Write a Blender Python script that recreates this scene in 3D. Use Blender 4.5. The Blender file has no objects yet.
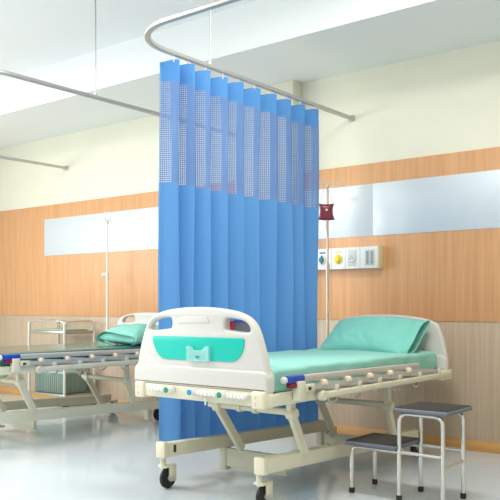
import bpy, bmesh, math, random
from mathutils import Vector, Matrix, noise as mnoise
random.seed(7)
PI = math.pi
sc = bpy.context.scene
COL = sc.collection

# ------------------------------------------------------------------ materials
def lin(c):
    def f(v):
        v /= 255.0
        return v / 12.92 if v <= 0.04045 else ((v + 0.055) / 1.055) ** 2.4
    return (f(c[0]), f(c[1]), f(c[2]), 1.0)

def mat(name, rgb, rough=0.5, metal=0.0, spec=0.5, vary=0.0, vscale=8.0, vstretch=(1, 1, 1), bump=0.0, rgb2=None,
        transm=0.0, alpha=1.0, coat=0.0, sss=0.0):
    m = bpy.data.materials.new(name)
    m.use_nodes = True
    nt = m.node_tree
    b = nt.nodes['Principled BSDF']
    b.inputs['Base Color'].default_value = lin(rgb)
    b.inputs['Roughness'].default_value = rough
    b.inputs['Metallic'].default_value = metal
    b.inputs['Specular IOR Level'].default_value = spec
    b.inputs['Transmission Weight'].default_value = transm
    b.inputs['Alpha'].default_value = alpha
    b.inputs['Coat Weight'].default_value = coat
    if vary > 0 or rgb2 or bump > 0:
        tc = nt.nodes.new('ShaderNodeTexCoord')
        mp = nt.nodes.new('ShaderNodeMapping')
        mp.inputs['Scale'].default_value = vstretch
        nz = nt.nodes.new('ShaderNodeTexNoise')
        nz.inputs['Scale'].default_value = vscale
        nz.inputs['Detail'].default_value = 5
        nt.links.new(tc.outputs['Object'], mp.inputs['Vector'])
        nt.links.new(mp.outputs['Vector'], nz.inputs['Vector'])
        if vary > 0 or rgb2:
            cr = nt.nodes.new('ShaderNodeValToRGB')
            c0 = lin(rgb)
            c1 = lin(rgb2) if rgb2 else tuple(max(0, v * (1 - vary)) for v in c0[:3]) + (1,)
            cr.color_ramp.elements[0].color = c1
            cr.color_ramp.elements[0].position = 0.32
            cr.color_ramp.elements[1].color = c0
            cr.color_ramp.elements[1].position = 0.68
            nt.links.new(nz.outputs['Fac'], cr.inputs['Fac'])
            nt.links.new(cr.outputs['Color'], b.inputs['Base Color'])
        if bump > 0:
            bp = nt.nodes.new('ShaderNodeBump')
            bp.inputs['Strength'].default_value = bump
            bp.inputs['Distance'].default_value = 0.01
            nt.links.new(nz.outputs['Fac'], bp.inputs['Height'])
            nt.links.new(bp.outputs['Normal'], b.inputs['Normal'])
    return m

M = {}
M['wall'] = mat('cream_wall_paint', (236, 233, 214), 0.75, vary=0.02, vscale=3)
M['ceil'] = mat('white_ceiling_paint', (240, 241, 240), 0.8)
M['soffit'] = mat('grey_white_soffit_paint', (240, 243, 241), 0.8)
M['wood'] = mat('light_maple_laminate', (226, 172, 124), 0.42, rgb2=(214, 157, 108), vscale=5, vstretch=(9, 9, 0.35))
M['greige'] = mat('greige_wood_laminate', (202, 181, 157), 0.45, rgb2=(188, 166, 142), vscale=6, vstretch=(9, 9, 0.3))
M['base'] = mat('wood_baseboard', (216, 166, 104), 0.35, rgb2=(204, 152, 92), vscale=5, vstretch=(0.5, 1, 8))
M['silver'] = mat('pale_satin_panel', (218, 226, 232), 0.42, metal=0.28, spec=0.5)
M['floor'] = mat('blue_grey_vinyl_floor', (206, 216, 222), 0.12, vary=0.03, vscale=2.5, spec=0.6)
M['alu'] = mat('anodised_aluminium', (190, 190, 186), 0.38, metal=0.6)
M['white'] = mat('white_moulded_plastic', (212, 209, 203), 0.35)
M['teal'] = mat('teal_plastic_panel', (0, 196, 178), 0.3)
M['acryl'] = mat('clear_acrylic', (200, 245, 245), 0.12, alpha=0.32)
M['cream'] = mat('cream_powder_coated_steel', (222, 217, 194), 0.38, vary=0.02, vscale=6)
M['cap'] = mat('ivory_plastic_cap', (231, 222, 196), 0.4)
M['crank'] = mat('white_crank_plastic', (236, 234, 228), 0.4)
M['green_cap'] = mat('green_crank_cap', (30, 150, 100), 0.35)
M['blue_cap'] = mat('blue_crank_cap', (30, 150, 205), 0.35)
M['grey_rail'] = mat('silver_grey_rail', (205, 200, 194), 0.35, metal=0.35)
M['grey_link'] = mat('grey_metal_link', (196, 195, 192), 0.4, metal=0.2)
M['knob'] = mat('cream_pivot_knob', (236, 222, 196), 0.4)
M['bluegrip'] = mat('blue_speckled_grip', (44, 84, 190), 0.35, rgb2=(26, 58, 156), vscale=60)
M['redlatch'] = mat('dark_red_latch', (128, 26, 56), 0.4)
M['hole'] = mat('dark_slot', (60, 52, 46), 0.6)
M['black'] = mat('black_rubber', (34, 34, 34), 0.6)
M['sheet'] = mat('mint_cotton_sheet', (150, 208, 197), 0.8, vary=0.05, vscale=3, spec=0.2)
M['pillow'] = mat('mint_cotton_pillowcase', (134, 208, 194), 0.8, vary=0.05, vscale=4, spec=0.2)
M['pillow2'] = mat('pale_mint_pillowcase', (146, 216, 200), 0.8, vary=0.05, vscale=4, spec=0.2)
M['vinyl'] = mat('dark_teal_vinyl', (52, 112, 108), 0.16, spec=0.6)
M['curtain'] = mat('blue_curtain_cloth', (104, 158, 214), 0.85, spec=0.1, vary=0.03, vscale=40, vstretch=(1, 1, .05))
M['head'] = mat('blue_curtain_heading', (94, 152, 214), 0.85, spec=0.1)
M['chrome'] = mat('brushed_chrome_tube', (214, 212, 206), 0.22, metal=0.85)
M['chromew'] = mat('pale_steel_tube', (222, 220, 210), 0.3, metal=0.4)
M['stooltop'] = mat('dark_grey_rubber_tread', (66, 63, 62), 0.7, spec=0.2, vary=0.15, vscale=18)
M['stooledge'] = mat('blue_grey_rubber_edge', (112, 114, 126), 0.6)
M['poleW'] = mat('white_enamel_pole', (236, 233, 224), 0.35)
M['poleS'] = mat('pale_champagne_steel_pole', (206, 196, 176), 0.3, metal=0.4)
M['blood'] = mat('dark_red_blood_bag', (138, 40, 62), 0.25, vary=0.25, vscale=9)
M['pink'] = mat('pink_drip_tube', (226, 190, 182), 0.3)
M['outw'] = mat('white_outlet_panel', (240, 242, 244), 0.35)
M['outend'] = mat('beige_panel_end', (222, 212, 180), 0.45)
M['yellow'] = mat('yellow_outlet', (238, 214, 60), 0.4)
M['dblue'] = mat('dark_teal_outlet', (50, 120, 140), 0.4)
M['lblue'] = mat('blue_label_strip', (60, 110, 190), 0.5)
M['midgrey'] = mat('mid_grey_plastic', (160, 166, 170), 0.45)
M['lgrey'] = mat('light_grey_plastic', (212, 214, 212), 0.45)
M['folder'] = mat('grey_chart_board', (112, 118, 130), 0.5)
M['folderblue'] = mat('blue_folder_edge', (58, 92, 200), 0.5)
M['folderred'] = mat('red_folder_spine', (206, 50, 78), 0.5)
M['steel'] = mat('stainless_sheet', (176, 172, 160), 0.3, metal=0.7)
M['bin'] = mat('grey_green_ribbed_plastic', (132, 150, 140), 0.55, rgb2=(104, 124, 114), vscale=5, vstretch=(14, 14, .2))
M['greenglass'] = mat('pale_green_shelf_liner', (150, 178, 166), 0.4)

# net fabric: a grid of threads with open holes, laid along the cloth
def mesh_fabric():
    m = bpy.data.materials.new('blue_curtain_netting')
    m.use_nodes = True
    nt = m.node_tree
    N, L = nt.nodes, nt.links
    b = N['Principled BSDF']
    b.inputs['Base Color'].default_value = lin((110, 142, 194))
    b.inputs['Roughness'].default_value = 0.8
    b.inputs['Specular IOR Level'].default_value = 0.1
    uv = N.new('ShaderNodeUVMap')
    sp = N.new('ShaderNodeSeparateXYZ')
    L.new(uv.outputs['UV'], sp.inputs[0])
    outs = []
    for ax in ('X', 'Y'):
        mu = N.new('ShaderNodeMath'); mu.operation = 'MULTIPLY'; mu.inputs[1].default_value = 1 / 0.0125
        L.new(sp.outputs[ax], mu.inputs[0])
        fr = N.new('ShaderNodeMath'); fr.operation = 'FRACT'
        L.new(mu.outputs[0], fr.inputs[0])
        gt = N.new('ShaderNodeMath'); gt.operation = 'GREATER_THAN'; gt.inputs[1].default_value = 0.55
        L.new(fr.outputs[0], gt.inputs[0])
        outs.append(gt)
    mul = N.new('ShaderNodeMath'); mul.operation = 'MULTIPLY'
    L.new(outs[0].outputs[0], mul.inputs[0]); L.new(outs[1].outputs[0], mul.inputs[1])
    tr = N.new('ShaderNodeBsdfTransparent')
    mx = N.new('ShaderNodeMixShader')
    L.new(mul.outputs[0], mx.inputs[0]); L.new(b.outputs[0], mx.inputs[1]); L.new(tr.outputs[0], mx.inputs[2])
    L.new(mx.outputs[0], N['Material Output'].inputs['Surface'])
    return m
M['net'] = mesh_fabric()
def let_light_through(m, rgb, k):
    nt = m.node_tree; N, L = nt.nodes, nt.links
    t = N.new('ShaderNodeBsdfTranslucent'); t.inputs['Color'].default_value = lin(rgb)
    mx = N.new('ShaderNodeMixShader'); mx.inputs[0].default_value = k
    L.new(N['Principled BSDF'].outputs[0], mx.inputs[1]); L.new(t.outputs[0], mx.inputs[2])
    L.new(mx.outputs[0], N['Material Output'].inputs['Surface'])
let_light_through(M['curtain'], (106, 168, 232), 0.22)
let_light_through(M['head'], (106, 168, 230), 0.18)

# ------------------------------------------------------------------ mesh helpers
class MB:
    def __init__(self):
        self.bm = bmesh.new()
    def _merge(self, t):
        me = bpy.data.meshes.new('t'); t.to_mesh(me); t.free()
        self.bm.from_mesh(me); bpy.data.meshes.remove(me)
    def box(self, x0, x1, y0, y1, z0, z1, bev=0.003, seg=2, xf=None):
        t = bmesh.new()
        bmesh.ops.create_cube(t, size=1)
        for v in t.verts:
            v.co = Vector(((x0 + x1) / 2 + v.co.x * (x1 - x0), (y0 + y1) / 2 + v.co.y * (y1 - y0), (z0 + z1) / 2 + v.co.z * (z1 - z0)))
        if bev > 0:
            bmesh.ops.bevel(t, geom=t.edges[:] , offset=bev, segments=seg, affect='EDGES', profile=0.5)
        if xf:
            for v in t.verts: v.co = xf(v.co)
        self._merge(t); return self
    def bar(self, p0, p1, w, h, bev=0.003, up=(0, 0, 1)):
        """rectangular bar between two points; w across, h along 'up'"""
        p0, p1 = Vector(p0), Vector(p1)
        d = p1 - p0; L = d.length; d.normalize()
        u = Vector(up); s = d.cross(u).normalized(); u = s.cross(d).normalized()
        t = bmesh.new(); bmesh.ops.create_cube(t, size=1)
        for v in t.verts: v.co = Vector((v.co.x * w, v.co.y * L, v.co.z * h))
        if bev > 0: bmesh.ops.bevel(t, geom=t.edges[:], offset=bev, segments=2, affect='EDGES')
        c = (p0 + p1) / 2
        for v in t.verts: v.co = c + s * v.co.x + d * v.co.y + u * v.co.z
        self._merge(t); return self
    def cyl(self, p0, p1, r, n=20, r2=None, bev=0.0):
        p0, p1 = Vector(p0), Vector(p1)
        d = p1 - p0
        t = bmesh.new()
        bmesh.ops.create_cone(t, cap_ends=True, segments=n, radius1=r, radius2=r if r2 is None else r2, depth=d.length)
        if bev > 0:
            es = [e for e in t.edges if len(e.link_faces) == 2 and any(len(f.verts) > 4 for f in e.link_faces)]
            bmesh.ops.bevel(t, geom=es, offset=bev, segments=3, affect='EDGES')
        q = Vector((0, 0, 1)).rotation_difference(d.normalized()).to_matrix()
        c = (p0 + p1) / 2
        for v in t.verts: v.co = c + q @ v.co
        self._merge(t); return self
    def sphere(self, c, r, sc3=(1, 1, 1)):
        t = bmesh.new(); bmesh.ops.create_uvsphere(t, u_segments=20, v_segments=12, radius=r)
        for v in t.verts: v.co = Vector(c) + Vector((v.co.x * sc3[0], v.co.y * sc3[1], v.co.z * sc3[2]))
        self._merge(t); return self
    def tube(self, pts, r, n=12, closed=False, prof=None):
        """sweep a circle (or the given cross profile [(a,b)..]) along a polyline"""
        P = [Vector(p) for p in pts]
        t = bmesh.new(); rings = []
        prof = prof or [(r * math.cos(2 * PI * k / n), r * math.sin(2 * PI * k / n)) for k in range(n)]
        up = Vector((0, 0, 1)); prev = None
        for i, p in enumerate(P):
            if closed: d = (P[(i + 1) % len(P)] - P[i - 1])
            else: d = P[min(i + 1, len(P) - 1)] - P[max(i - 1, 0)]
            d.normalize()
            if prev is None:
                a = d.cross(up)
                if a.length < 0.1: a = d.cross(Vector((1, 0, 0)))
                a.normalize()
            else:
                a = prev - d * prev.dot(d); a.normalize()
            prev = a
            b = a.cross(d).normalized()
            rings.append([t.verts.new(p + a * x + b * y) for x, y in prof])
        m = len(prof)
        for i in range(len(rings) - (0 if closed else 1)):
            A, B = rings[i], rings[(i + 1) % len(rings)]
            for k in range(m): t.faces.new((A[k], A[(k + 1) % m], B[(k + 1) % m], B[k]))
        if not closed:
            t.faces.new(rings[0][::-1]); t.faces.new(rings[-1])
        bmesh.ops.recalc_face_normals(t, faces=t.faces[:])
        self._merge(t); return self
    def lathe(self, c, prof, n=24):
        t = bmesh.new(); rings = []
        for r, z in prof:
            rings.append([t.verts.new((c[0] + r * math.cos(2 * PI * k / n), c[1] + r * math.sin(2 * PI * k / n), c[2] + z)) for k in range(n)])
        for A, B in zip(rings, rings[1:]):
            for k in range(n): t.faces.new((A[k], A[(k + 1) % n], B[(k + 1) % n], B[k]))
        t.faces.new(rings[0][::-1]); t.faces.new(rings[-1])
        bmesh.ops.recalc_face_normals(t, faces=t.faces[:])
        self._merge(t); return self
    def grid(self, fn, nu, nv, closed_u=False):
        t = bmesh.new(); V = [[t.verts.new(fn(i / nu, j / nv)) for j in range(nv + 1)] for i in range(nu + 1)]
        for i in range(nu):
            for j in range(nv): t.faces.new((V[i][j], V[i + 1][j], V[i + 1][j + 1], V[i][j + 1]))
        bmesh.ops.recalc_face_normals(t, faces=t.faces[:])
        self._merge(t); return self
    def plate(self, outline, holes, y, depth, bev=0.008, res=6):
        """an outline in the X-Z plane given as closed smooth polylines, cut with holes, thickness depth about y, rounded edges"""
        cu = bpy.data.curves.new('t', 'CURVE'); cu.dimensions = '2D'; cu.fill_mode = 'BOTH'
        cu.extrude = max(depth / 2 - bev, 0.0001); cu.bevel_depth = bev; cu.bevel_resolution = 3; cu.offset = -bev
        for ring in [outline] + list(holes):
            s = cu.splines.new('POLY'); s.points.add(len(ring) - 1)
            for p, q in zip(s.points, ring): p.co = (q[0], q[1], 0, 1)
            s.use_cyclic_u = True
        o = bpy.data.objects.new('t', cu); COL.objects.link(o)
        dg = bpy.context.evaluated_depsgraph_get(); dg.update()
        me = bpy.data.meshes.new_from_object(o.evaluated_get(dg))
        bpy.data.objects.remove(o); bpy.data.curves.remove(cu)
        for v in me.vertices: v.co = Vector((v.co.x, y - v.co.z, v.co.y))
        t = bmesh.new(); t.from_mesh(me); bpy.data.meshes.remove(me)
        bmesh.ops.remove_doubles(t, verts=t.verts[:], dist=1e-5)
        bmesh.ops.recalc_face_normals(t, faces=t.faces[:])
        self._merge(t); return self
    def move(self, fn):
        for v in self.bm.verts: v.co = fn(v.co)
        return self
    def build(self, name, m, parent=None, smooth=35, off=None):
        root = parent
        while root is not None and root.parent: root = root.parent
        o3 = Vector(off) if off else (Vector(root.location) if root is not None else Vector((0, 0, 0)))
        q = Matrix.Rotation(0, 3, 'Z')
        for v in self.bm.verts: v.co = v.co - o3
        me = bpy.data.meshes.new(name); self.bm.to_mesh(me); self.bm.free()
        me.materials.append(m)
        if smooth:
            for p in me.polygons: p.use_smooth = True
            me.set_sharp_from_angle(angle=math.radians(smooth))
        o = bpy.data.objects.new(name, me); COL.objects.link(o)
        if parent is not None: o.parent = parent
        elif off: o.location = o3
        return o

def catmull(pts, n=6, closed=False):
    P = [Vector(p) for p in pts]; out = []
    K = len(P)
    for i in range(K if closed else K - 1):
        if closed: a, b, c, d = P[i - 1], P[i], P[(i + 1) % K], P[(i + 2) % K]
        else: a, b, c, d = P[max(i - 1, 0)], P[i], P[i + 1], P[min(i + 2, K - 1)]
        for k in range(n):
            t = k / n
            out.append(0.5 * ((2 * b) + (c - a) * t + (2 * a - 5 * b + 4 * c - d) * t * t + (3 * b - a - 3 * c + d) * t ** 3))
    if not closed: out.append(P[-1])
    return out

def round_poly(pts, r=0.02, n=5):
    """2D polygon with rounded corners; r scalar or list"""
    K = len(pts); out = []
    for i in range(K):
        p = Vector(pts[i]); a = Vector(pts[i - 1]); b = Vector(pts[(i + 1) % K])
        rr = r[i] if isinstance(r, (list, tuple)) else r
        if rr <= 0: out.append(p); continue
        da = (a - p); db = (b - p)
        ra = min(rr, da.length * 0.45); rb = min(rr, db.length * 0.45)
        s = p + da.normalized() * ra; e = p + db.normalized() * rb
        for k in range(n + 1):
            t = k / n
            out.append(s * (1 - t) ** 2 + p * 2 * t * (1 - t) + e * t * t)
    return out

def rect_prof(w, h, r=0.004):
    return [(p.x, p.y) for p in round_poly([(-w / 2, -h / 2), (w / 2, -h / 2), (w / 2, h / 2), (-w / 2, h / 2)], r, 2)]

def fillet_path(pts, r, n=6):
    P = [Vector(p) for p in pts]; out = [P[0]]
    for i in range(1, len(P) - 1):
        a, p, b = P[i - 1], P[i], P[i + 1]
        s = p + (a - p).normalized() * r; e = p + (b - p).normalized() * r
        for k in range(n + 1):
            t = k / n
            out.append(s * (1 - t) ** 2 + p * 2 * t * (1 - t) + e * t * t)
    out.append(P[-1]); return out

def tag(o, label=None, cat=None, group=None, kind=None):
    if label: o['label'] = label
    if cat: o['category'] = cat
    if group: o['group'] = group
    if kind: o['kind'] = kind
    return o
def thing(name, loc, label, cat, group=None):
    o = bpy.data.objects.new(name, None); COL.objects.link(o)
    o.location = loc; o.empty_display_size = 0.1
    return tag(o, label, cat, group)
def struct(name, mb, m, parent=None):
    o = mb.build(name, m, parent)
    if parent is None: o['kind'] = 'structure'
    return o

D = 5.36          # the headwall stands this far into the room
H1 = 2.92         # underside of the soffit along the headwall
H2 = 3.26         # main ceiling
# ------------------------------------------------------------------ room
struct('floor', MB().box(-8.6, 1.6, -4.0, D, -0.06, 0.0, 0), M['floor'])
wb = struct('wall_back', MB().box(-8.6, 1.6, D, D + 0.12, 0.0, H2, 0), M['wall'])
tag(wb)
wl = MB()
for y0, y1, z0, z1 in ((-4.0, D + .12, 0, .9), (-4.0, D + .12, 2.5, H2), (-4.0, -3.1, .9, 2.5), (-.7, .55, .9, 2.5), (2.95, D + .12, .9, 2.5)):
    wl.box(-8.72, -8.6, y0, y1, z0, z1, 0)
struct('wall_left', wl, M['wall'])
for k, (y0, y1) in enumerate(((-3.1, -.7), (.55, 2.95))):
    wf = MB()
    for a, b, c_, d_ in ((y0, y0 + .05, .9, 2.5), (y1 - .05, y1, .9, 2.5), ((y0 + y1) / 2 - .025, (y0 + y1) / 2 + .025, .9, 2.5), (y0, y1, .9, .95), (y0, y1, 2.45, 2.5)):
        wf.box(-8.69, -8.63, a, b, c_, d_, .003)
    struct('window_%d' % (k + 1), wf, M['alu'])
struct('wall_right', MB().box(1.6, 1.72, -4.0, D + 0.12, 0.0, H2, 0), M['wall'])
struct('ceiling', MB().box(-8.6, 1.6, -4.0, D, H2, H2 + 0.1, 0), M['ceil'])
struct('trim_1', MB().box(-8.6, 1.6, 4.41, D, H1, H2, 0), M['soffit'])          # soffit
struct('trim_2', MB().box(-4.32, -3.70, D - 0.13, D, 0.0, H1, 0.004), M['wall'])  # pilaster between the two bays
t_ = 0.018
struct('trim_3', MB().box(-8.6, -4.32, D - t_, D, 0.93, 2.165, 0.001), M['wood'])
struct('trim_4', MB().box(-3.70, 1.6, D - t_, D, 0.93, 2.165, 0.001), M['wood'])
struct('trim_5', MB().box(-8.6, -4.32, D - 0.012, D, 0.075, 0.93, 0.001), M['greige'])
struct('trim_6', MB().box(-3.70, 1.6, D - 0.012, D, 0.075, 0.93, 0.001), M['greige'])
struct('trim_7', MB().box(-7.19, -4.40, D - t_ - 0.004, D - t_, 1.60, 2.01, 0.001), M['silver'])
s8 = MB()
for a, b in ((-3.66, -3.011), (-3.009, -1.2), (-1.198, 1.5)):
    s8.box(a, b, D - t_ - 0.004, D - t_, 1.594, 2.004, 0.001)
struct('trim_8', s8, M['silver'])
struct('baseboard_left', MB().box(-8.6, -4.32, D - 0.022, D, 0.0, 0.078, 0.003), M['base'])
struct('baseboard_right', MB().box(-3.70, 1.6, D - 0.022, D, 0.0, 0.078, 0.003), M['base'])
struct('baseboard_back', MB().box(-4.33, -3.69, D - 0.15, D - 0.128, 0.0, 0.078, 0.003), M['base'])

# ------------------------------------------------------------------ curtain tracks
ZR = 2.548
def track(name, label, path, hangers, end):
    root = thing(name, (end[0], end[1], ZR), label, 'curtain rail', 'ceiling curtain rails')
    MB().tube(path, 0, prof=rect_prof(0.034, 0.026, 0.005)).build('rail', M['alu'], root)
    MB().box(end[0] - 0.026, end[0] + 0.026, D - 0.03, D, ZR - 0.022, ZR + 0.022, 0.005).build('wall_bracket', M['alu'], root)
    for hx, hy in hangers:
        MB().cyl((hx, hy, ZR), (hx, hy, H2 if hy < 4.41 else H1), 0.005).cyl((hx, hy, ZR + .012), (hx, hy, ZR + .03), 0.012).build('hanger_rod', M['alu'], root)
    return root
arc = [Vector((-2.87 + 0.34 * math.cos(a), 3.24 + 0.34 * math.sin(a), ZR)) for a in [PI + k * PI / 2 / 14 for k in range(15)]]
track('curtain_track', 'metal curtain track carrying the blue curtain, bending round near the ceiling',
      [(-3.21, D - 0.01, ZR), (-3.21, 4.4, ZR), (-3.21, 3.6, ZR)] + [tuple(p) for p in arc] + [(-1.6, 2.9, ZR), (-0.3, 2.9, ZR)],
      [(-3.21, 3.64), (-0.9, 2.9)], (-3.21, D))
arc2 = [Vector((-4.67 + 0.34 * math.cos(a), 2.94 + 0.34 * math.sin(a), ZR)) for a in [0 - k * PI / 2 / 14 for k in range(15)]]
track('curtain_track', 'bare straight metal curtain track left of the curtain, hung by one thin rod',
      [(-4.33, D - 0.14, ZR), (-4.33, 4.2, ZR), (-4.33, 3.4, ZR)] + [tuple(p) for p in arc2] + [(-6.0, 2.6, ZR)],
      [(-4.33, 3.66)], (-4.40, D))
track('curtain_track', 'short end of metal curtain track meeting the cream wall at far left',
      [(-6.82, D - 0.01, ZR), (-6.82, 4.4, ZR), (-6.82, 3.0, ZR)], [(-6.82, 3.4)], (-6.82, D))

# ------------------------------------------------------------------ blue curtain
def make_curtain():
    CX = -3.234
    root = thing('privacy_curtain', (CX, 4.05, 0.17), 'pleated blue hospital curtain with see-through net band, drawn between the two beds', 'curtain')
    px = [164.5, 177, 193, 211.5, 228, 243, 260, 275.5, 291, 304, 317.5]
    s, c, f = 0.622, 0.783, 770.5
    Yb = []
    for x in px:
        u = (x - 250) / f
        Yb.append(CX * (c + u * s) / (u * c - s))
    NP = 10; SUB = 20
    prof = []      # (y, dx, arc)
    al = 0; last = None
    for k in range(NP):
        for q in range(SUB + (1 if k == NP - 1 else 0)):
            p = q / SUB
            y = Yb[k] + (Yb[k + 1] - Yb[k]) * p
            A = 0.055 + 0.006 * math.sin(k * 2.1)
            ph = 2 * PI * (p + 0.07 * math.sin(2 * PI * p) + 0.42)
            x = A * (0.4 * math.cos(ph) + 0.6 * (1 - 2 * abs(math.sin(ph / 2)))) + 0.004 * math.cos(2 * ph + k)
            if last is not None: al += math.hypot(y - last[0], x - last[1])
            last = (y, x); prof.append((y, x, al, k, p))
    def strip(name, m, z0, z1, nz, hem=False, top=False):
        bm = bmesh.new(); uvl = bm.loops.layers.uv.new('UVMap'); rows = []
        for j in range(nz + 1):
            z = z0 + (z1 - z0) * j / nz; row = []
            for (y, x, a, k, p) in prof:
                w = 1.0 + 0.10 * math.sin(z * 2.3 + k * 1.7)
                d = 0.006 * math.sin(z * 3.1 + k * 2.3)
                zz = z
                if top and j == nz: zz -= 0.014 * (0.5 - 0.5 * math.cos(2 * PI * (p + 0.5))) 
                row.append((bm.verts.new((CX + x * w, y + d, zz)), a, zz))
            rows.append(row)
        for j in range(nz):
            for i in range(len(prof) - 1):
                q = [rows[j][i], rows[j][i + 1], rows[j + 1][i + 1], rows[j + 1][i]]
                fc = bm.faces.new([v[0] for v in q])
                for l, v in zip(fc.loops, q): l[uvl].uv = (v[1], v[2])
        mb = MB(); mb.bm.free(); mb.bm = bm
        return mb.build(name, m, root, smooth=80)
    strip('curtain_cloth', M['curtain'], 0.17, 1.778, 24)
    strip('net_band', M['net'], 1.778, 2.385, 10)
    strip('heading_band', M['head'], 2.385, 2.513, 3, top=True)
    for k in range(NP):
        y = Yb[k] + 0.5 * (Yb[k + 1] - Yb[k])
        MB().cyl((-3.21, y, ZR - 0.012), (-3.21, y, ZR - 0.05), 0.005).sphere((-3.21, y, ZR - 0.018), 0.008).build('hook', M['lgrey'], root)
    return root
make_curtain()

# ------------------------------------------------------------------ beds
def board_outline(z0, ztop, wide=False):
    half = [(-0.462, 0.625), (-0.462, 0.70), (-0.452, 0.722), (-0.434, 0.80), (-0.400, 0.90), (-0.370, 0.955), (-0.325, 0.992), (-0.250, 1.018), (-0.125, 1.035), (0, 1.040)]
    half = [(x - 2.715, z) for x, z in half]
    if wide:
        half = [(-3.20, 0.625), (-3.20, 0.70), (-3.196, 0.722), (-3.186, 0.78), (-3.168, 0.86), (-3.130, 0.962), (-3.070, 0.998), (-2.99, 1.019), (-2.86, 1.035), (-2.715, 1.040)]
    k = (ztop - 0.625) / (1.04 - 0.625)
    half = [(x, z0 + (z - 0.625) * k) for x, z in half]
    base = half[:2]
    curve = catmull([Vector(p) for p in half[1:]] , 5)
    left = [Vector(half[0])] + curve
    right = [Vector((-5.43 - p.x, p.y)) for p in left[::-1][1:]]
    return left + right
def cutout(zs, side):
    pts = [(-3.068, 0.926), (-3.050, 0.956), (-3.01, 0.974), (-2.93, 0.984), (-2.902, 0.972), (-2.902, 0.936), (-2.925, 0.924), (-3.04, 0.914)]
    pts = [(x, z + zs) for x, z in pts]
    if side > 0: pts = [(-5.432 - x, z) for x, z in pts][::-1]
    return catmull([Vector(p) for p in pts], 4, closed=True)

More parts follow.
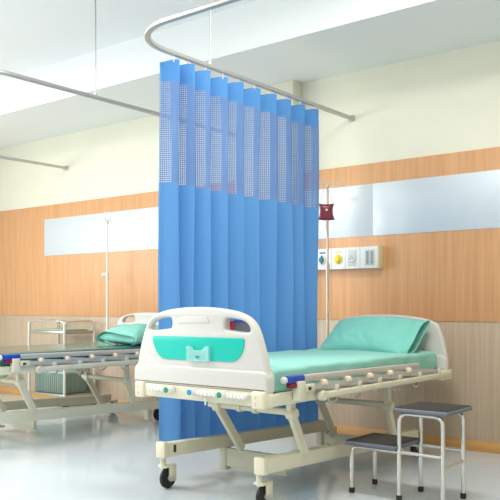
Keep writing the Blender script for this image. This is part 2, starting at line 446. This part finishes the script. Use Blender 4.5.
def make_bed(dx, dy, label, variant):
    S = lambda co: Vector((co.x + dx, co.y + dy, co.z))
    root = thing('hospital_bed', (-2.725 + dx, 4.0 + dy, 0), label, 'bed', None)
    def B(mb, name, m, par=None, sm=35):
        mb.move(S)
        return mb.build(name, m, par if par is not None else root, sm)
    # footboard
    fb = B(MB().plate(board_outline(0.625, 1.04), [cutout(0, -1), cutout(0, 1)], 3.0, 0.052, 0.014), 'footboard', M['white'])
    sk = round_poly([(-3.182, 0.622), (-2.252, 0.622), (-2.252, 0.70), (-2.272, 0.728), (-3.160, 0.728), (-3.182, 0.70)], [.01, .01, .02, .02, .02, .02])
    B(MB().plate(sk, [], 3.0, 0.074, 0.014), 'footboard_skirt', M['white'], fb)
    tp = round_poly([(-3.033, 0.882), (-2.437, 0.886), (-2.393, 0.885), (-2.40, 0.825), (-2.445, 0.764), (-2.97, 0.758), (-3.015, 0.80), (-3.043, 0.862)], [.015, 0, .02, .03, .05, .05, .03, .02])
    B(MB().plate(tp, [], 2.972, 0.008, 0.003), 'colour_panel', M['teal'], fb)
    rc = round_poly([(-2.855, 0.952), (-2.625, 0.956), (-2.645, 0.993), (-2.835, 0.990)], 0.02)
    B(MB().plate(rc, [], 2.974, 0.006, 0.003), 'raised_pad', M['white'], fb)
    # clear card holder with a dipped front
    ho = [(-2.765, 0.759), (-2.617, 0.763), (-2.617, 0.838), (-2.648, 0.836), (-2.66, 0.818), (-2.722, 0.816), (-2.735, 0.834), (-2.765, 0.835)]
    hd = B(MB().plate(round_poly(ho, .006), [], 2.955, 0.006, 0.002)
           .box(-2.768, -2.752, 2.948, 2.97, 0.757, 0.836, .003).box(-2.63, -2.614, 2.948, 2.97, 0.760, 0.839, .003)
           .box(-2.765, -2.617, 2.948, 2.97, 0.757, 0.768, .003), 'card_holder', M['acryl'], fb)
    B(MB().box(-2.706, -2.682, 2.950, 2.953, 0.776, 0.786, .001), 'card_clip', M['dblue'], hd)
    # headboard
    ho_ = [cutout(-0.035, -1), cutout(-0.035, 1)] if variant == 2 else []
    hb = B(MB().plate(board_outline(0.60, 1.006, True), ho_, 5.0, 0.046, 0.014), 'headboard', M['white'])
    B(MB().plate([((p.x + 2.715) * 1.035 - 2.715, p.y - 0.022) for p in sk], [], 5.0, 0.07, 0.014), 'headboard_skirt', M['white'], hb)
    # frame
    for sx, nm in ((-3.138, 'side_frame'), (-2.26, 'side_frame')):
        B(MB().box(sx - 0.02, sx + 0.02, 2.98, 5.03, 0.553, 0.612, .005), nm, M['cream'])
    cb = B(MB().box(-3.15, -2.27, 2.955, 3.02, 0.553, 0.622, .006), 'foot_crossbeam', M['cream'])
    for a, b in ((-3.155, -3.085), (-2.335, -2.255)):
        cp = B(MB().box(a, b, 2.942, 3.03, 0.542, 0.630, .012, 3), 'corner_cap', M['cap'], cb)
        xm = (a + b) / 2 - 0.012
        for zz in (0.570, 0.603):
            B(MB().cyl((xm, 2.944, zz), (xm, 2.936, zz), .006), 'screw', M['knob'], cb)
    hcb = B(MB().box(-3.15, -2.27, 4.99, 5.05, 0.545, 0.605, .006), 'head_crossbeam', M['cream'])
    for a, b in ((-3.185, -3.115), (-2.29, -2.225)):
        B(MB().box(a, b, 4.90, 5.06, 0.538, 0.606, .01, 3), 'corner_cap', M['cap'], hcb)
    B(MB().box(-3.17, -2.28, 3.03, 4.97, 0.572, 0.600, .004), 'mattress_deck', M['cream'])
    # crank handles folded against the foot crossbeam
    for cx, capx, m in ((-3.12, -2.985, 'green_cap'), (-2.63, -2.795, 'blue_cap'), (-2.43, -2.565, 'green_cap')):
        pass
    for (a, b, capx, m) in ((-3.025, -2.905, -2.872, 'green_cap'), (-2.668, -2.535, -2.705, 'blue_cap'), (-2.468, -2.348, -2.503, 'green_cap')):
        h = MB().box(a, b, 2.915, 2.945, 0.590, 0.614, .008, 3)
        n = 5
        for k in range(n):
            xx = a + (b - a) * (k + .5) / n
            h.box(xx - .006, xx + .006, 2.911, 2.95, 0.588, 0.616, .004)
        h.cyl((capx, 2.955, 0.602), (capx, 2.905, 0.602), .020, bev=.004)
        h.box(min(a, capx), max(b, capx), 2.93, 2.955, .592, .612, .003)
        cr = B(h, 'crank_handle', M['crank'])
        B(MB().cyl((capx, 2.906, 0.602), (capx, 2.898, 0.602), .0155, bev=.003), 'crank_cap', M[m], cr)
    B(MB().cyl((-2.62, 2.935, 0.575), (-2.617, 2.93, 0.54), .006, r2=.004), 'crank_pin', M['crank'], cr)
    # side rail, folded down on the near side
    lowY = [3.52, 3.76, 3.99, 4.24, 4.51, 4.80]; upY = [3.40, 3.64, 3.88, 4.12, 4.36]
    XR = -2.205
    sr = MB()
    sr.box(XR - .012, XR + .012, 3.36, 4.97, 0.560, 0.598, .01, 3)
    sr.cyl((XR - .016, 3.385, 0.578), (XR + .017, 3.385, 0.578), .028, bev=.004)
    for y in lowY: sr.box(XR - .022, XR + .010, y - .02, y + .02, 0.585, 0.627, .006)
    srl = B(sr, 'side_rail', M['cream'])
    tubep = [(XR - .02, 3.20, .678), (XR - .02, 4.50, .664), (XR - .02, 4.525, .663)]
    B(MB().tube(tubep, 0, prof=rect_prof(.030, .036, .012)), 'top_tube', M['grey_rail'], srl)
    gr = B(MB().tube([(XR - .02, 3.075, .679), (XR - .02, 3.225, .678)], 0, prof=rect_prof(.036, .040, .014)), 'grip', M['bluegrip'], srl)
    B(MB().sphere((XR - .02, 3.07, .679), .021, (1, .8, .9)), 'grip_end', M['white'], srl)
    B(MB().box(XR - .03, XR + .0, 3.10, 3.17, .635, .66, .006), 'latch', M['redlatch'], srl)
    B(MB().box(XR - .03, XR + .012, 3.155, 3.215, .57, .668, .006).box(XR - .02, XR + .012, 3.20, 3.30, .612, .648, .005), 'rail_bracket', M['cream'], srl)
    B(MB().box(XR + .011, XR + .0145, 3.235, 3.262, .618, .635, .002), 'latch_slot', M['hole'], srl)
    for i, y in enumerate(upY):
        B(MB().box(XR - .03, XR + .012, y - .017, y + .017, .630, .662, .009, 3).cyl((XR + .008, y + .004, .645), (XR + .018, y + .004, .645), .014, bev=.003), 'pivot_knob', M['knob'], srl)
    links = [(3.22, 3.52)] + [(upY[i], lowY[i + 1]) for i in range(5)]
    for a, b in links:
        B(MB().bar((XR - .004, a, .640), (XR - .004, b, .612), .018, .030, .006), 'link', M['grey_link'], srl)
    for y in lowY[:-1]:
        B(MB().tube(catmull([(XR - .02, y - .05, .556), (XR - .02, y - .035, .535), (XR - .02, y, .53), (XR - .02, y + .03, .538), (XR - .02, y + .045, .556)], 5), .006), 'rail_spring', M['grey_link'], srl)
    # base
    tilt = lambda y: -0.02 - 0.038 * (y - 3.07)
    def base_bar(x):
        return MB().box(x - .03, x + .03, 3.10, 4.82, .212, .290, .006, xf=lambda c: Vector((c.x, c.y, c.z + tilt(c.y))))
    for x in (-3.10, -2.395):
        bb = B(base_bar(x), 'base_rail', M['cream'])
        B(MB().box(x - .034, x + .034, 3.085, 3.125, .186, .276, .008), 'end_cap', M['cap'], bb)
        if x < -3: B(MB().box(x + .029, x + .033, 3.165, 3.185, .210, .253, .001), 'slot', M['hole'], bb)
        px_ = x if x < -3 else -2.46
        for y in ((3.655, 4.73) if x < -3 else (4.73,)):
            B(MB().box(px_ - .026, px_ + .026, y - .026, y + .026, .03, .235 + tilt(y), .004), 'post', M['cream'], bb)
    for y, za, zb in ((3.65, .055, .168), (4.735, .045, .125)):
        B(MB().box(-3.08, -2.44 if y > 4 else -2.62, y - .015, y + .015, za, zb, .004), 'base_crossmember', M['cream'])
    # lifting linkages
    for y0, z0, y1, z1, zf in ((3.33, .474, 3.46, .255, .57), (4.39, .405, 4.48, .20, .57)):
        xl = -2.88
        B(MB().cyl((xl - .06, y0, z0 + .008), (-2.33, y0, z0 + .008), .019), 'lift_tube', M['cream'])
        for x in (xl, -2.365):
            dy_ = 0.09 if x == xl else 0
            B(MB().bar((x, y0 - .01, zf), (x, y0, z0 - .01), .034, .048, .004, up=(0, 1, 0))
              .bar((x, y0, z0), (x, y1 + dy_, z1 - .015 - dy_ * .5), .030, .05, .004, up=(0, 1, 0))
              .cyl((x - .025, y0, z0), (x + .032, y0, z0), .031, bev=.005), 'lift_arm', M['cream'])
        if y0 < 4:
            for x in (-2.715, -2.605):
                B(MB().cyl((x - .014, y0, z0 + .008), (x + .014, y0, z0 + .008), .028).bar((x, y0, z0 + .02), (x, y0 + .10, .565), .02, .04, .004, up=(0, 1, 0)), 'tube_clamp', M['cream'])
            B(MB().box(-2.74, -2.58, y0 + .03, y0 + .12, .530, .548, .003), 'actuator_plate', M['cap'])
    # hinge bracket hanging below the deck
    for y in (4.02, 4.20):
        B(MB().bar((-2.62, y, .575), (-2.62, 4.11, .47), .02, .045, .004, up=(0, 1, 0)), 'hinge_bracket', M['cream'])
    # casters
    for x in (-3.12, -2.425 if variant == 1 else -2.50):
        for y in (3.16, 4.89):
            f_ = MB().cyl((x, y - .03, .12), (x, y - .03, .20), .016)
            f_.box(x + .016, x + .032, y - .002, y + .052, .04, .135, .012, 3).box(x - .032, x - .016, y - .002, y + .052, .04, .135, .012, 3)
            f_.box(x - .032, x + .032, y - .04, y + .05, .122, .14, .006)
            cs = B(f_, 'caster', M['cream'])
            w = MB()
            w.cyl((x - .013, y + .01, .060), (x + .013, y + .01, .060), .060, n=28, bev=.006)
            B(w, 'wheel', M['black'], cs)
            B(MB().cyl((x - .018, y + .01, .06), (x + .038, y + .01, .06), .014), 'axle', M['grey_link'], cs)
    return root

make_bed(0, 0, 'white and teal hospital bed in the foreground with mint sheet, right of the curtain', 1)
make_bed(-2.52, 0.08, 'cream hospital bed left behind the curtain with dark vinyl mattress', 2)

# mattresses
def mattress(name, x0, x1, y0, y1, z0, z1, m, label, wr, rad):
    root = thing(name, ((x0 + x1) / 2, (y0 + y1) / 2, z0), label, 'mattress')
    nx, ny = 44, 80
    hx, hy = (x1 - x0) / 2, (y1 - y0) / 2; cx, cy = (x0 + x1) / 2, (y0 + y1) / 2
    t = bmesh.new(); bmesh.ops.create_cube(t, size=1)
    for v in t.verts: v.co = Vector((cx + v.co.x * 2 * hx, cy + v.co.y * 2 * hy, (z0 + z1) / 2 + v.co.z * (z1 - z0)))
    bmesh.ops.bevel(t, geom=t.edges[:], offset=rad, segments=5, affect='EDGES', profile=0.5)
    me = bpy.data.meshes.new('t'); t.to_mesh(me); t.free()
    # dense grid instead: rounded slab from a superellipse section
    bpy.data.meshes.remove(me)
    mb = MB()
    n = 48
    def fn(u, v):
        y = y0 + (y1 - y0) * v
        a = 2 * PI * u
        e = 0.22
        ex = abs(math.cos(a)) ** e * (1 if math.cos(a) >= 0 else -1)
        ez = abs(math.sin(a)) ** e * (1 if math.sin(a) >= 0 else -1)
        endt = min(v, 1 - v) * (y1 - y0) / 0.05
        k = 1.0 if endt >= 1 else (1 - (1 - endt) ** 2) ** 0.5 if endt > 0 else 0.0
        kk = 0.93 + 0.07 * k
        p = Vector((cx + hx * ex * kk, y, (z0 + z1) / 2 + (z1 - z0) / 2 * ez * (0.55 + 0.45 * k)))
        if wr > 0 and ez > 0.3:
            q = mnoise.noise(Vector((p.x * 2.4, p.y * 7, 3.1))) * 0.9 + mnoise.noise(Vector((p.x * 6 + p.y * 4, p.y * 15, 1.3))) * 0.5
            side = max(0, abs(ex) - .7) / .3
            p.z += wr * q * (1 - .4 * side)
            p.x += wr * 0.9 * mnoise.noise(Vector((p.y * 9, p.z * 8, 5))) * side
        return p
    mb.grid(fn, 72, 110)
    bmesh.ops.remove_doubles(mb.bm, verts=mb.bm.verts[:], dist=1e-5)
    es = [e for e in mb.bm.edges if e.is_boundary]
    if es: bmesh.ops.holes_fill(mb.bm, edges=es)
    bmesh.ops.recalc_face_normals(mb.bm, faces=mb.bm.faces[:])
    mb.build('fitted_sheet' if wr > 0.004 else 'mattress_cover', m, root, smooth=60)
    return root
mattress('mattress', -3.125, -2.285, 3.045, 4.965, 0.602, 0.738, M['sheet'], 'mattress under a mint sheet on the bed in front of the curtain', 0.011, 0.05)
mattress('mattress', -5.63, -4.78, 3.125, 5.045, 0.602, 0.708, M['vinyl'], 'bare glossy dark teal mattress on the bed behind the curtain', 0.0008, 0.03)

# pillows
def pillow(label, loc, w, d, t, rx, ry, rz, m, mflap, seed, flap, flat=1.0):
    root = thing('pillow', loc, label, 'pillow')
    rot = Matrix.Rotation(rz, 3, 'Z') @ Matrix.Rotation(rx, 3, 'X') @ Matrix.Rotation(ry, 3, 'Y')
    mb = MB()
    def surf(sgn):
        def fn(a, b):
            u, v = a * 2 - 1, b * 2 - 1
            x = u * w / 2 * (1 - 0.05 * (1 - abs(v) ** 2) * abs(u) ** 4)
            y = v * d / 2 * (1 - 0.07 * (1 - abs(u) ** 2) * abs(v) ** 4)
            th = max(0.0, (1 - abs(u) ** 2.6) * (1 - abs(v) ** 2.6)) ** 0.5 * t / 2
            n = mnoise.noise(Vector((u * 2.2 + seed, v * 2.0, sgn))) * .012 + mnoise.noise(Vector((u * 5 + seed, v * 5 + u * 3, 4 + sgn))) * .008
            edge = (1 - abs(u) ** 6) * (1 - abs(v) ** 6)
            return rot @ Vector((x, y, sgn * (th * (1 if sgn > 0 else flat) + n * edge * 1.0))) + Vector(loc)
        return fn
    mb.grid(surf(1), 48, 36); mb.grid(surf(-1), 48, 36)
    bmesh.ops.remove_doubles(mb.bm, verts=mb.bm.verts[:], dist=2e-4)
    bmesh.ops.recalc_face_normals(mb.bm, faces=mb.bm.faces[:])
    body = mb.build('pillowcase', m, root, smooth=70)
    # open hem of the pillowcase, a flat sleeve past the end of the pillow
    s, L = flap
    f2 = MB()
    def hem(a, b):
        ang = 2 * PI * a
        ry_, rz_ = d / 2 * 0.93, t * 0.20
        e = .8
        yy = ry_ * math.copysign(abs(math.cos(ang)) ** e, math.cos(ang))
        zz = rz_ * math.copysign(abs(math.sin(ang)) ** e, math.sin(ang))
        x = s * (w / 2 - 0.06 + (L + .06) * b)
        k = 1 + .25 * b
        wv = .012 * math.sin(ang * 3 + seed) * b
        return rot @ Vector((x + wv, yy * (1 - .02 * b), zz * k + wv * .7)) + Vector(loc)
    f2.grid(hem, 48, 8)
    bmesh.ops.remove_doubles(f2.bm, verts=f2.bm.verts[:], dist=1e-5)
    bmesh.ops.recalc_face_normals(f2.bm, faces=f2.bm.faces[:])
    f2.build('pillowcase_hem', mflap, root, smooth=70)
    return root
pillow('mint pillow leaning on the headboard of the bed right of the curtain', (-2.70, 4.74, 0.832), 0.64, 0.42, 0.165, math.radians(31), 0, math.radians(3), M['pillow'], M['pillow'], 1.7, (1, 0.05))
pillow('mint pillow lying on the dark bare mattress behind the curtain', (-5.01, 4.71, 0.754), 0.60, 0.42, 0.25, math.radians(3), 0, math.radians(99), M['pillow2'], M['pillow2'], 5.2, (-1, 0.012), 0.4)

# chart folder standing inside the foot end
cf = thing('chart_folder', (-2.46, 3.055, 0.735), 'grey chart folder with blue edge and red spine, seen through the right footboard handle slot', 'folder')
MB().box(-2.52, -2.425, 3.035, 3.055, 0.742, 0.966, .003).build('board', M['folder'], cf)
MB().box(-2.52, -2.425, 3.033, 3.057, 0.962, 0.974, .003).build('top_edge', M['folderblue'], cf)
MB().box(-2.54, -2.517, 3.031, 3.059, 0.742, 0.970, .003).build('spine', M['folderred'], cf)
MB().box(-2.556, -2.54, 3.031, 3.059, 0.742, 0.968, .003).build('page_edge', M['outw'], cf)

# ------------------------------------------------------------------ IV poles and blood bag
def iv_pole(x, y, top, m, label, variant, arm):
    root = thing('iv_pole', (x, y, 0.5), label, 'iv pole')
    MB().cyl((x, y, 0.52), (x, y, 1.36), 0.0125, n=16).build('outer_tube', m, root)
    MB().cyl((x, y, 1.34), (x, y, top - 0.03), 0.0095, n=16).build('inner_tube', m, root)
    MB().cyl((x, y, 0.50), (x, y, 0.60), 0.018, n=16).bar((x, y, .57), (x + arm, y, .57), .03, .03, .004).build('bed_socket', M['cream'], root)
    MB().cyl((x, y, 1.33), (x, y, 1.375), .018, bev=.003).build('clamp_collar', m, root)
    if variant == 2:
        MB().sphere((x - 0.045, y - .01, 1.352), .02, (1, 1, 1)).cyl((x, y, 1.352), (x - .04, y - .01, 1.352), .006).build('clamp_knob', M['poleW'], root)
    # hooks
    for k in range(2 if variant == 1 else 4):
        ang = (0.66 if variant == 1 else .45) + k * PI * (1 if variant == 1 else .5)
        ca, sa = math.cos(ang), math.sin(ang)
        r = 0.07
        if variant == 1:
            P = [(0, -.02), (r * .5, .0), (r, .0), (r * 1.35, .02), (r * 1.6, .0), (r * 1.35, -.022), (r * 1.1, -.008)]
        else:
            P = [(0, -.03), (r * .35, .015), (r * .55, .05), (r * .35, .085), (0.01, .07)] if k % 2 == 0 else [(0, -.03), (r * .6, 0.0), (r * 1.1, .01), (r * 1.3, -.02), (r * 1.1, -.035)]
        MB().tube(catmull([(x + ca * a, y + sa * a, top + b) for a, b in P], 5), .004, n=8).build('hook', M['chromew'], root)
    MB().sphere((x, y, top - .02), .017, (1, 1, 1.3)).build('top_knob', m, root)
    return root
iv_pole(-3.266, 5.085, 2.0, M['poleS'], 'metal drip pole holding a dark red bag beside the right bed', 1, .10)
iv_pole(-5.92, 5.155, 1.90, M['poleW'], 'empty white drip pole with hooks at the head of the left bed', 2, .16)

bx, by = -3.252, 5.045
bag = thing('blood_bag', (bx, by, 1.69), 'dark red blood bag hanging from the metal drip pole by the curtain', 'blood bag')
ca, sa = math.cos(math.radians(38)), math.sin(math.radians(38))
def bagpt(a, z, dpt): return Vector((bx + ca * a + sa * dpt, by + sa * a - ca * dpt, z))
mbb = MB()
out_w = lambda t: 0.066 - 0.018 * math.sin(PI * min(1, t * 1.15)) + (0.010 if t > .93 else 0)
def bagsurf(sg):
    def fn(a, b):
        u = a * 2 - 1
        w = 0.060 - 0.010 * math.sin(PI * b) + 0.008 * (1 - b) ** 6
        z = 1.708 + 0.126 * b + 0.006 * (abs(u) ** 2 - .5) * (1 if b > .5 else -1) * (-1 if b < .5 else 1)
        th = 0.022 * (max(0, (1 - abs(u) ** 3)) * max(0, 1 - abs(2 * b - 1) ** 4)) ** .5
        return bagpt(u * w, z, sg * th + .004)
    return fn
mbb.grid(bagsurf(1), 20, 20); mbb.grid(bagsurf(-1), 20, 20)
bmesh.ops.remove_doubles(mbb.bm, verts=mbb.bm.verts[:], dist=1e-4)
bmesh.ops.recalc_face_normals(mbb.bm, faces=mbb.bm.faces[:])
mbb.build('bag', M['blood'], bag, smooth=70)
MB().tube([bagpt(-.008, 1.776 + .008, .029), bagpt(.008, 1.776 + .008, .029)], .008).build('white_mark', M['outw'], bag)
MB().tube(catmull([bagpt(-.045, 1.832, .002), bagpt(-.03, 1.90, 0), bagpt(0, 1.985, -.02), bagpt(.03, 1.90, 0), bagpt(.045, 1.832, .002)], 6), .0025, n=8).build('hanging_loop', M['pink'], bag)
MB().cyl(bagpt(.002, 1.71, .004), bagpt(.004, 1.675, .004), .008).cyl(bagpt(.004, 1.675, .004), bagpt(.004, 1.63, .0), .012, r2=.009).build('drip_chamber', M['pink'], bag)
MB().tube(catmull([bagpt(.004, 1.63, 0), bagpt(.012, 1.5, -.004), bagpt(.006, 1.3, -.006), bagpt(.012, 1.1, -.004), bagpt(.03, .93, .0)], 8), .003, n=8).build('drip_line', M['pink'], bag)

# ------------------------------------------------------------------ bedhead outlet panel on the wall
YF = D - 0.095
op = thing('outlet_panel', (-3.28, D, 1.42), 'long white bedhead panel with gas outlets and switches on the wall right of curtain', 'outlet panel')
MB().box(-3.66, -2.925, YF, D - 0.018, 1.336, 1.506, .004).build('housing', M['outw'], op)
MB().box(-2.928, -2.916, YF - .003, D - 0.018, 1.332, 1.51, .003).build('end_cap', M['outend'], op)
for x in (-3.345, -3.215, -3.081):
    MB().box(x - .0015, x + .0015, YF - .001, YF + .002, 1.338, 1.504, 0).build('seam', M['midgrey'], op)
def gas(x, name, m, lab):
    g = MB().cyl((x, YF + .003, 1.415), (x, YF - .012, 1.415), .036, n=28, bev=.004).build('gas_outlet', M['outw'] if m != 'yellow' else M['yellow'], op)
    MB().cyl((x, YF - .01, 1.415), (x, YF - .028, 1.415), .021, n=24, bev=.004).box(x - .007, x + .007, YF - .02, YF - .01, 1.38, 1.45, .002).build('outlet_valve', M[m], g)
    MB().box(x - .028, x + .028, YF - .0025, YF + .001, 1.467, 1.478, .001).build('outlet_label', M[lab], g)
    return g
gas(-3.43, 'g', 'dblue', 'lblue')
gas(-3.278, 'g', 'yellow', 'yellow')
so = MB().cyl((-3.152, YF + .002, 1.42), (-3.152, YF - .010, 1.42), .036, n=28, bev=.004).box(-3.19, -3.114, YF - .004, YF + .002, 1.36, 1.485, .004).build('power_socket', M['lgrey'], op)
for dx_, dz_ in ((-.012, 0), (.012, 0), (0, .016)):
    MB().cyl((-3.152 + dx_, YF - .009, 1.418 + dz_), (-3.152 + dx_, YF - .0115, 1.418 + dz_), .004).build('socket_hole', M['hole'], so)
sw = MB().box(-3.035, -2.95, YF - .006, YF + .002, 1.362, 1.48, .003).build('switch_plate', M['lgrey'], op)
for a in (-3.024, -2.983):
    MB().box(a, a + .022, YF - .012, YF - .004, 1.372, 1.47, .003).build('switch_rocker', M['midgrey'], sw)

# ------------------------------------------------------------------ step stool
def step_stool():
    XA, XB, XC = -1.965, -2.268, -1.655
    Y0, Y1 = 3.70, 4.03
    ZA, ZB = 0.504, 0.296
    root = thing('step_stool', ((XB + XC) / 2, (Y0 + Y1) / 2, 0), 'two-step footstool with dark grey treads and chrome legs beside the right bed', 'stool')
    def tread(x0, x1, zt):
        tr = MB().box(x0, x1, Y0, Y1, zt - .026, zt - .003, .008, 3).build('tread', M['stooledge'], root)
        MB().box(x0 + .006, x1 - .006, Y0 + .006, Y1 - .006, zt - .006, zt, .002).build('tread_mat', M['stooltop'], tr)
    tread(XA, XC, ZA); tread(XB, XA + .012, ZB)
    r = .0115
    for y in (Y0 + .035, Y1 - .035):
        zt = ZA - .036
        MB().tube(fillet_path([(XA + .02, y, .012), (XA + .02, y, zt), (XC - .04, y, zt), (XC - .04, y, .012)], .05), r).build('upper_leg_frame', M['chrome'], root)
        zl = ZB - .036
        MB().tube(fillet_path([(XB + .03, y, .012), (XB + .03, y, zl), (XA + .02, y, zl)], .05), r).build('lower_leg_frame', M['chrome'], root)
        MB().cyl((XA + .02, y, zl), (XC - .04, y, zl), r * .9).build('stretcher', M['chrome'], root)
        for x in (XA + .02, XC - .04, XB + .03):
            MB().cyl((x, y, 0), (x, y, .03), .016, bev=.003).build('foot_cap', M['black'], root)
    MB().cyl((XB + .20, Y1 - .035, ZB - .03), (XB + .20, Y0 + .035, ZB - .03), r * .8).build('cross_tube', M['chrome'], root)
    MB().cyl((XC - .04, Y0 + .035, .2), (XC - .04, Y1 - .035, .2), r * .9).build('cross_tube', M['chrome'], root)
step_stool()

# ------------------------------------------------------------------ trolley by the far wall
def trolley():
    x0, x1, y0, y1 = -6.86, -6.27, 4.90, 5.28
    root = thing('trolley', ((x0 + x1) / 2, (y0 + y1) / 2, 0), 'steel trolley with chrome guard rails by the far left wall', 'trolley')
    r = .011
    for (a, b) in (((x0, y0), (x1, y0)), ((x1, y0), (x1, y1)), ((x1, y1), (x0, y1)), ((x0, y1), (x0, y0))):
        d = (Vector(b) - Vector(a)).normalized() * .012
        p = fillet_path([(a[0] + d.x, a[1] + d.y, .78), (a[0] + d.x, a[1] + d.y, .885), (b[0] - d.x, b[1] - d.y, .885), (b[0] - d.x, b[1] - d.y, .78)], .05)
        MB().tube(p, .008).build('guard_rail', M['chrome'], root)
    MB().box(x0, x1, y0, y1, .755, .785, .004).build('top_shelf', M['steel'], root)
    MB().box(x0, x1, y0, y1, .120, .142, .004).build('lower_shelf', M['steel'], root)
    for x in (x0, x1):
        for y in (y0, y1):
            MB().cyl((x, y, .10), (x, y, .86), .0135).sphere((x, y, .86), .0135).build('leg', M['chromew'], root)
            c_ = MB().box(x - .014, x + .014, y - .02, y + .02, .06, .105, .005).build('caster', M['chromew'], root)
            MB().cyl((x - .01, y + .01, .04), (x + .01, y + .01, .04), .04, bev=.004).build('wheel', M['black'], c_)
trolley()
bn = thing('bin', (-6.56, 5.09, .142), 'grey green ribbed bin on the lower shelf of the steel trolley', 'bin')
bm_ = MB().box(-6.82, -6.32, 4.94, 5.24, .142, .36, .015, 3)
for k in range(14):
    xx = -6.80 + k * .035
    bm_.box(xx - .006, xx + .006, 4.934, 4.945, .15, .35, .003)
bm_.build('tub', M['bin'], bn)
MB().box(-6.83, -6.31, 4.93, 5.25, .345, .37, .008).build('rim', M['greenglass'], bn)
tl = MB().box(-6.82, -6.32, 4.94, 5.24, .785, .800, .005).build('tray', M['greenglass'], None, off=(-6.57, 5.09, .785))
tag(tl, 'pale green tray lying on top of the steel trolley', 'tray')

# ------------------------------------------------------------------ ceiling lamps (above the frame)
def lamp(x, y, w, l, power):
    root = thing('ceiling_light', (x, y, H2), 'white recessed ceiling lamp over the ward aisle', 'lamp', 'ceiling lamps')
    MB().box(x - w / 2, x + w / 2, y - l / 2, y + l / 2, H2 - .05, H2, .004).build('housing', M['outw'], root)
    ld = bpy.data.lights.new('ceiling_light', 'AREA'); ld.shape = 'RECTANGLE'; ld.size = w * .9; ld.size_y = l * .9; ld.energy = power
    ld.color = (1.0, 0.97, 0.91)
    o = bpy.data.objects.new('lamp_light', ld); COL.objects.link(o); o.location = (0, 0, -.06); o.parent = root
for x, y, e in ((-6.0, 2.9, 36), (-1.9, 3.3, 45), (-4.6, 1.6, 70), (-0.8, 0.2, 50)):
    lamp(x, y, 1.2, 0.6, e)

# daylight from the windows on the left behind the camera
def area(name, loc, target, sx, sy, e, col):
    ld = bpy.data.lights.new(name, 'AREA'); ld.shape = 'RECTANGLE'; ld.size = sx; ld.size_y = sy; ld.energy = e; ld.color = col
    o = bpy.data.objects.new(name, ld); COL.objects.link(o); o.location = loc
    o.rotation_euler = (Vector(target) - Vector(loc)).to_track_quat('-Z', 'Y').to_euler()
area('window_daylight', (-8.75, 1.75, 1.7), (-4.5, 3.0, 0.2), 2.3, 1.6, 110, (0.95, 0.98, 1.0))
area('window_daylight', (-8.75, -1.9, 1.7), (0, -1.0, 1.2), 2.3, 1.6, 75, (0.95, 0.98, 1.0))

w = bpy.data.worlds.new('World'); sc.world = w; w.use_nodes = True
bg = w.node_tree.nodes['Background']; bg.inputs[0].default_value = (0.93, 0.97, 1.0, 1); bg.inputs[1].default_value = 0.8

# ------------------------------------------------------------------ camera
cd = bpy.data.cameras.new('Camera'); cd.sensor_width = 36; cd.sensor_fit = 'HORIZONTAL'
cd.lens = 770.5 / 500 * 36; cd.shift_y = 0.11; cd.clip_start = 0.05
co = bpy.data.objects.new('Camera', cd); COL.objects.link(co)
co.location = (0, 0, 1.05); co.rotation_euler = (PI / 2, 0, math.radians(38.46))
sc.camera = co
sc.view_settings.view_transform = 'Standard'
try: sc.view_settings.look = 'None'
except Exception: pass
sc.view_settings.gamma = 1.0; sc.view_settings.exposure = 0.1
sc.view_settings.use_curve_mapping = False
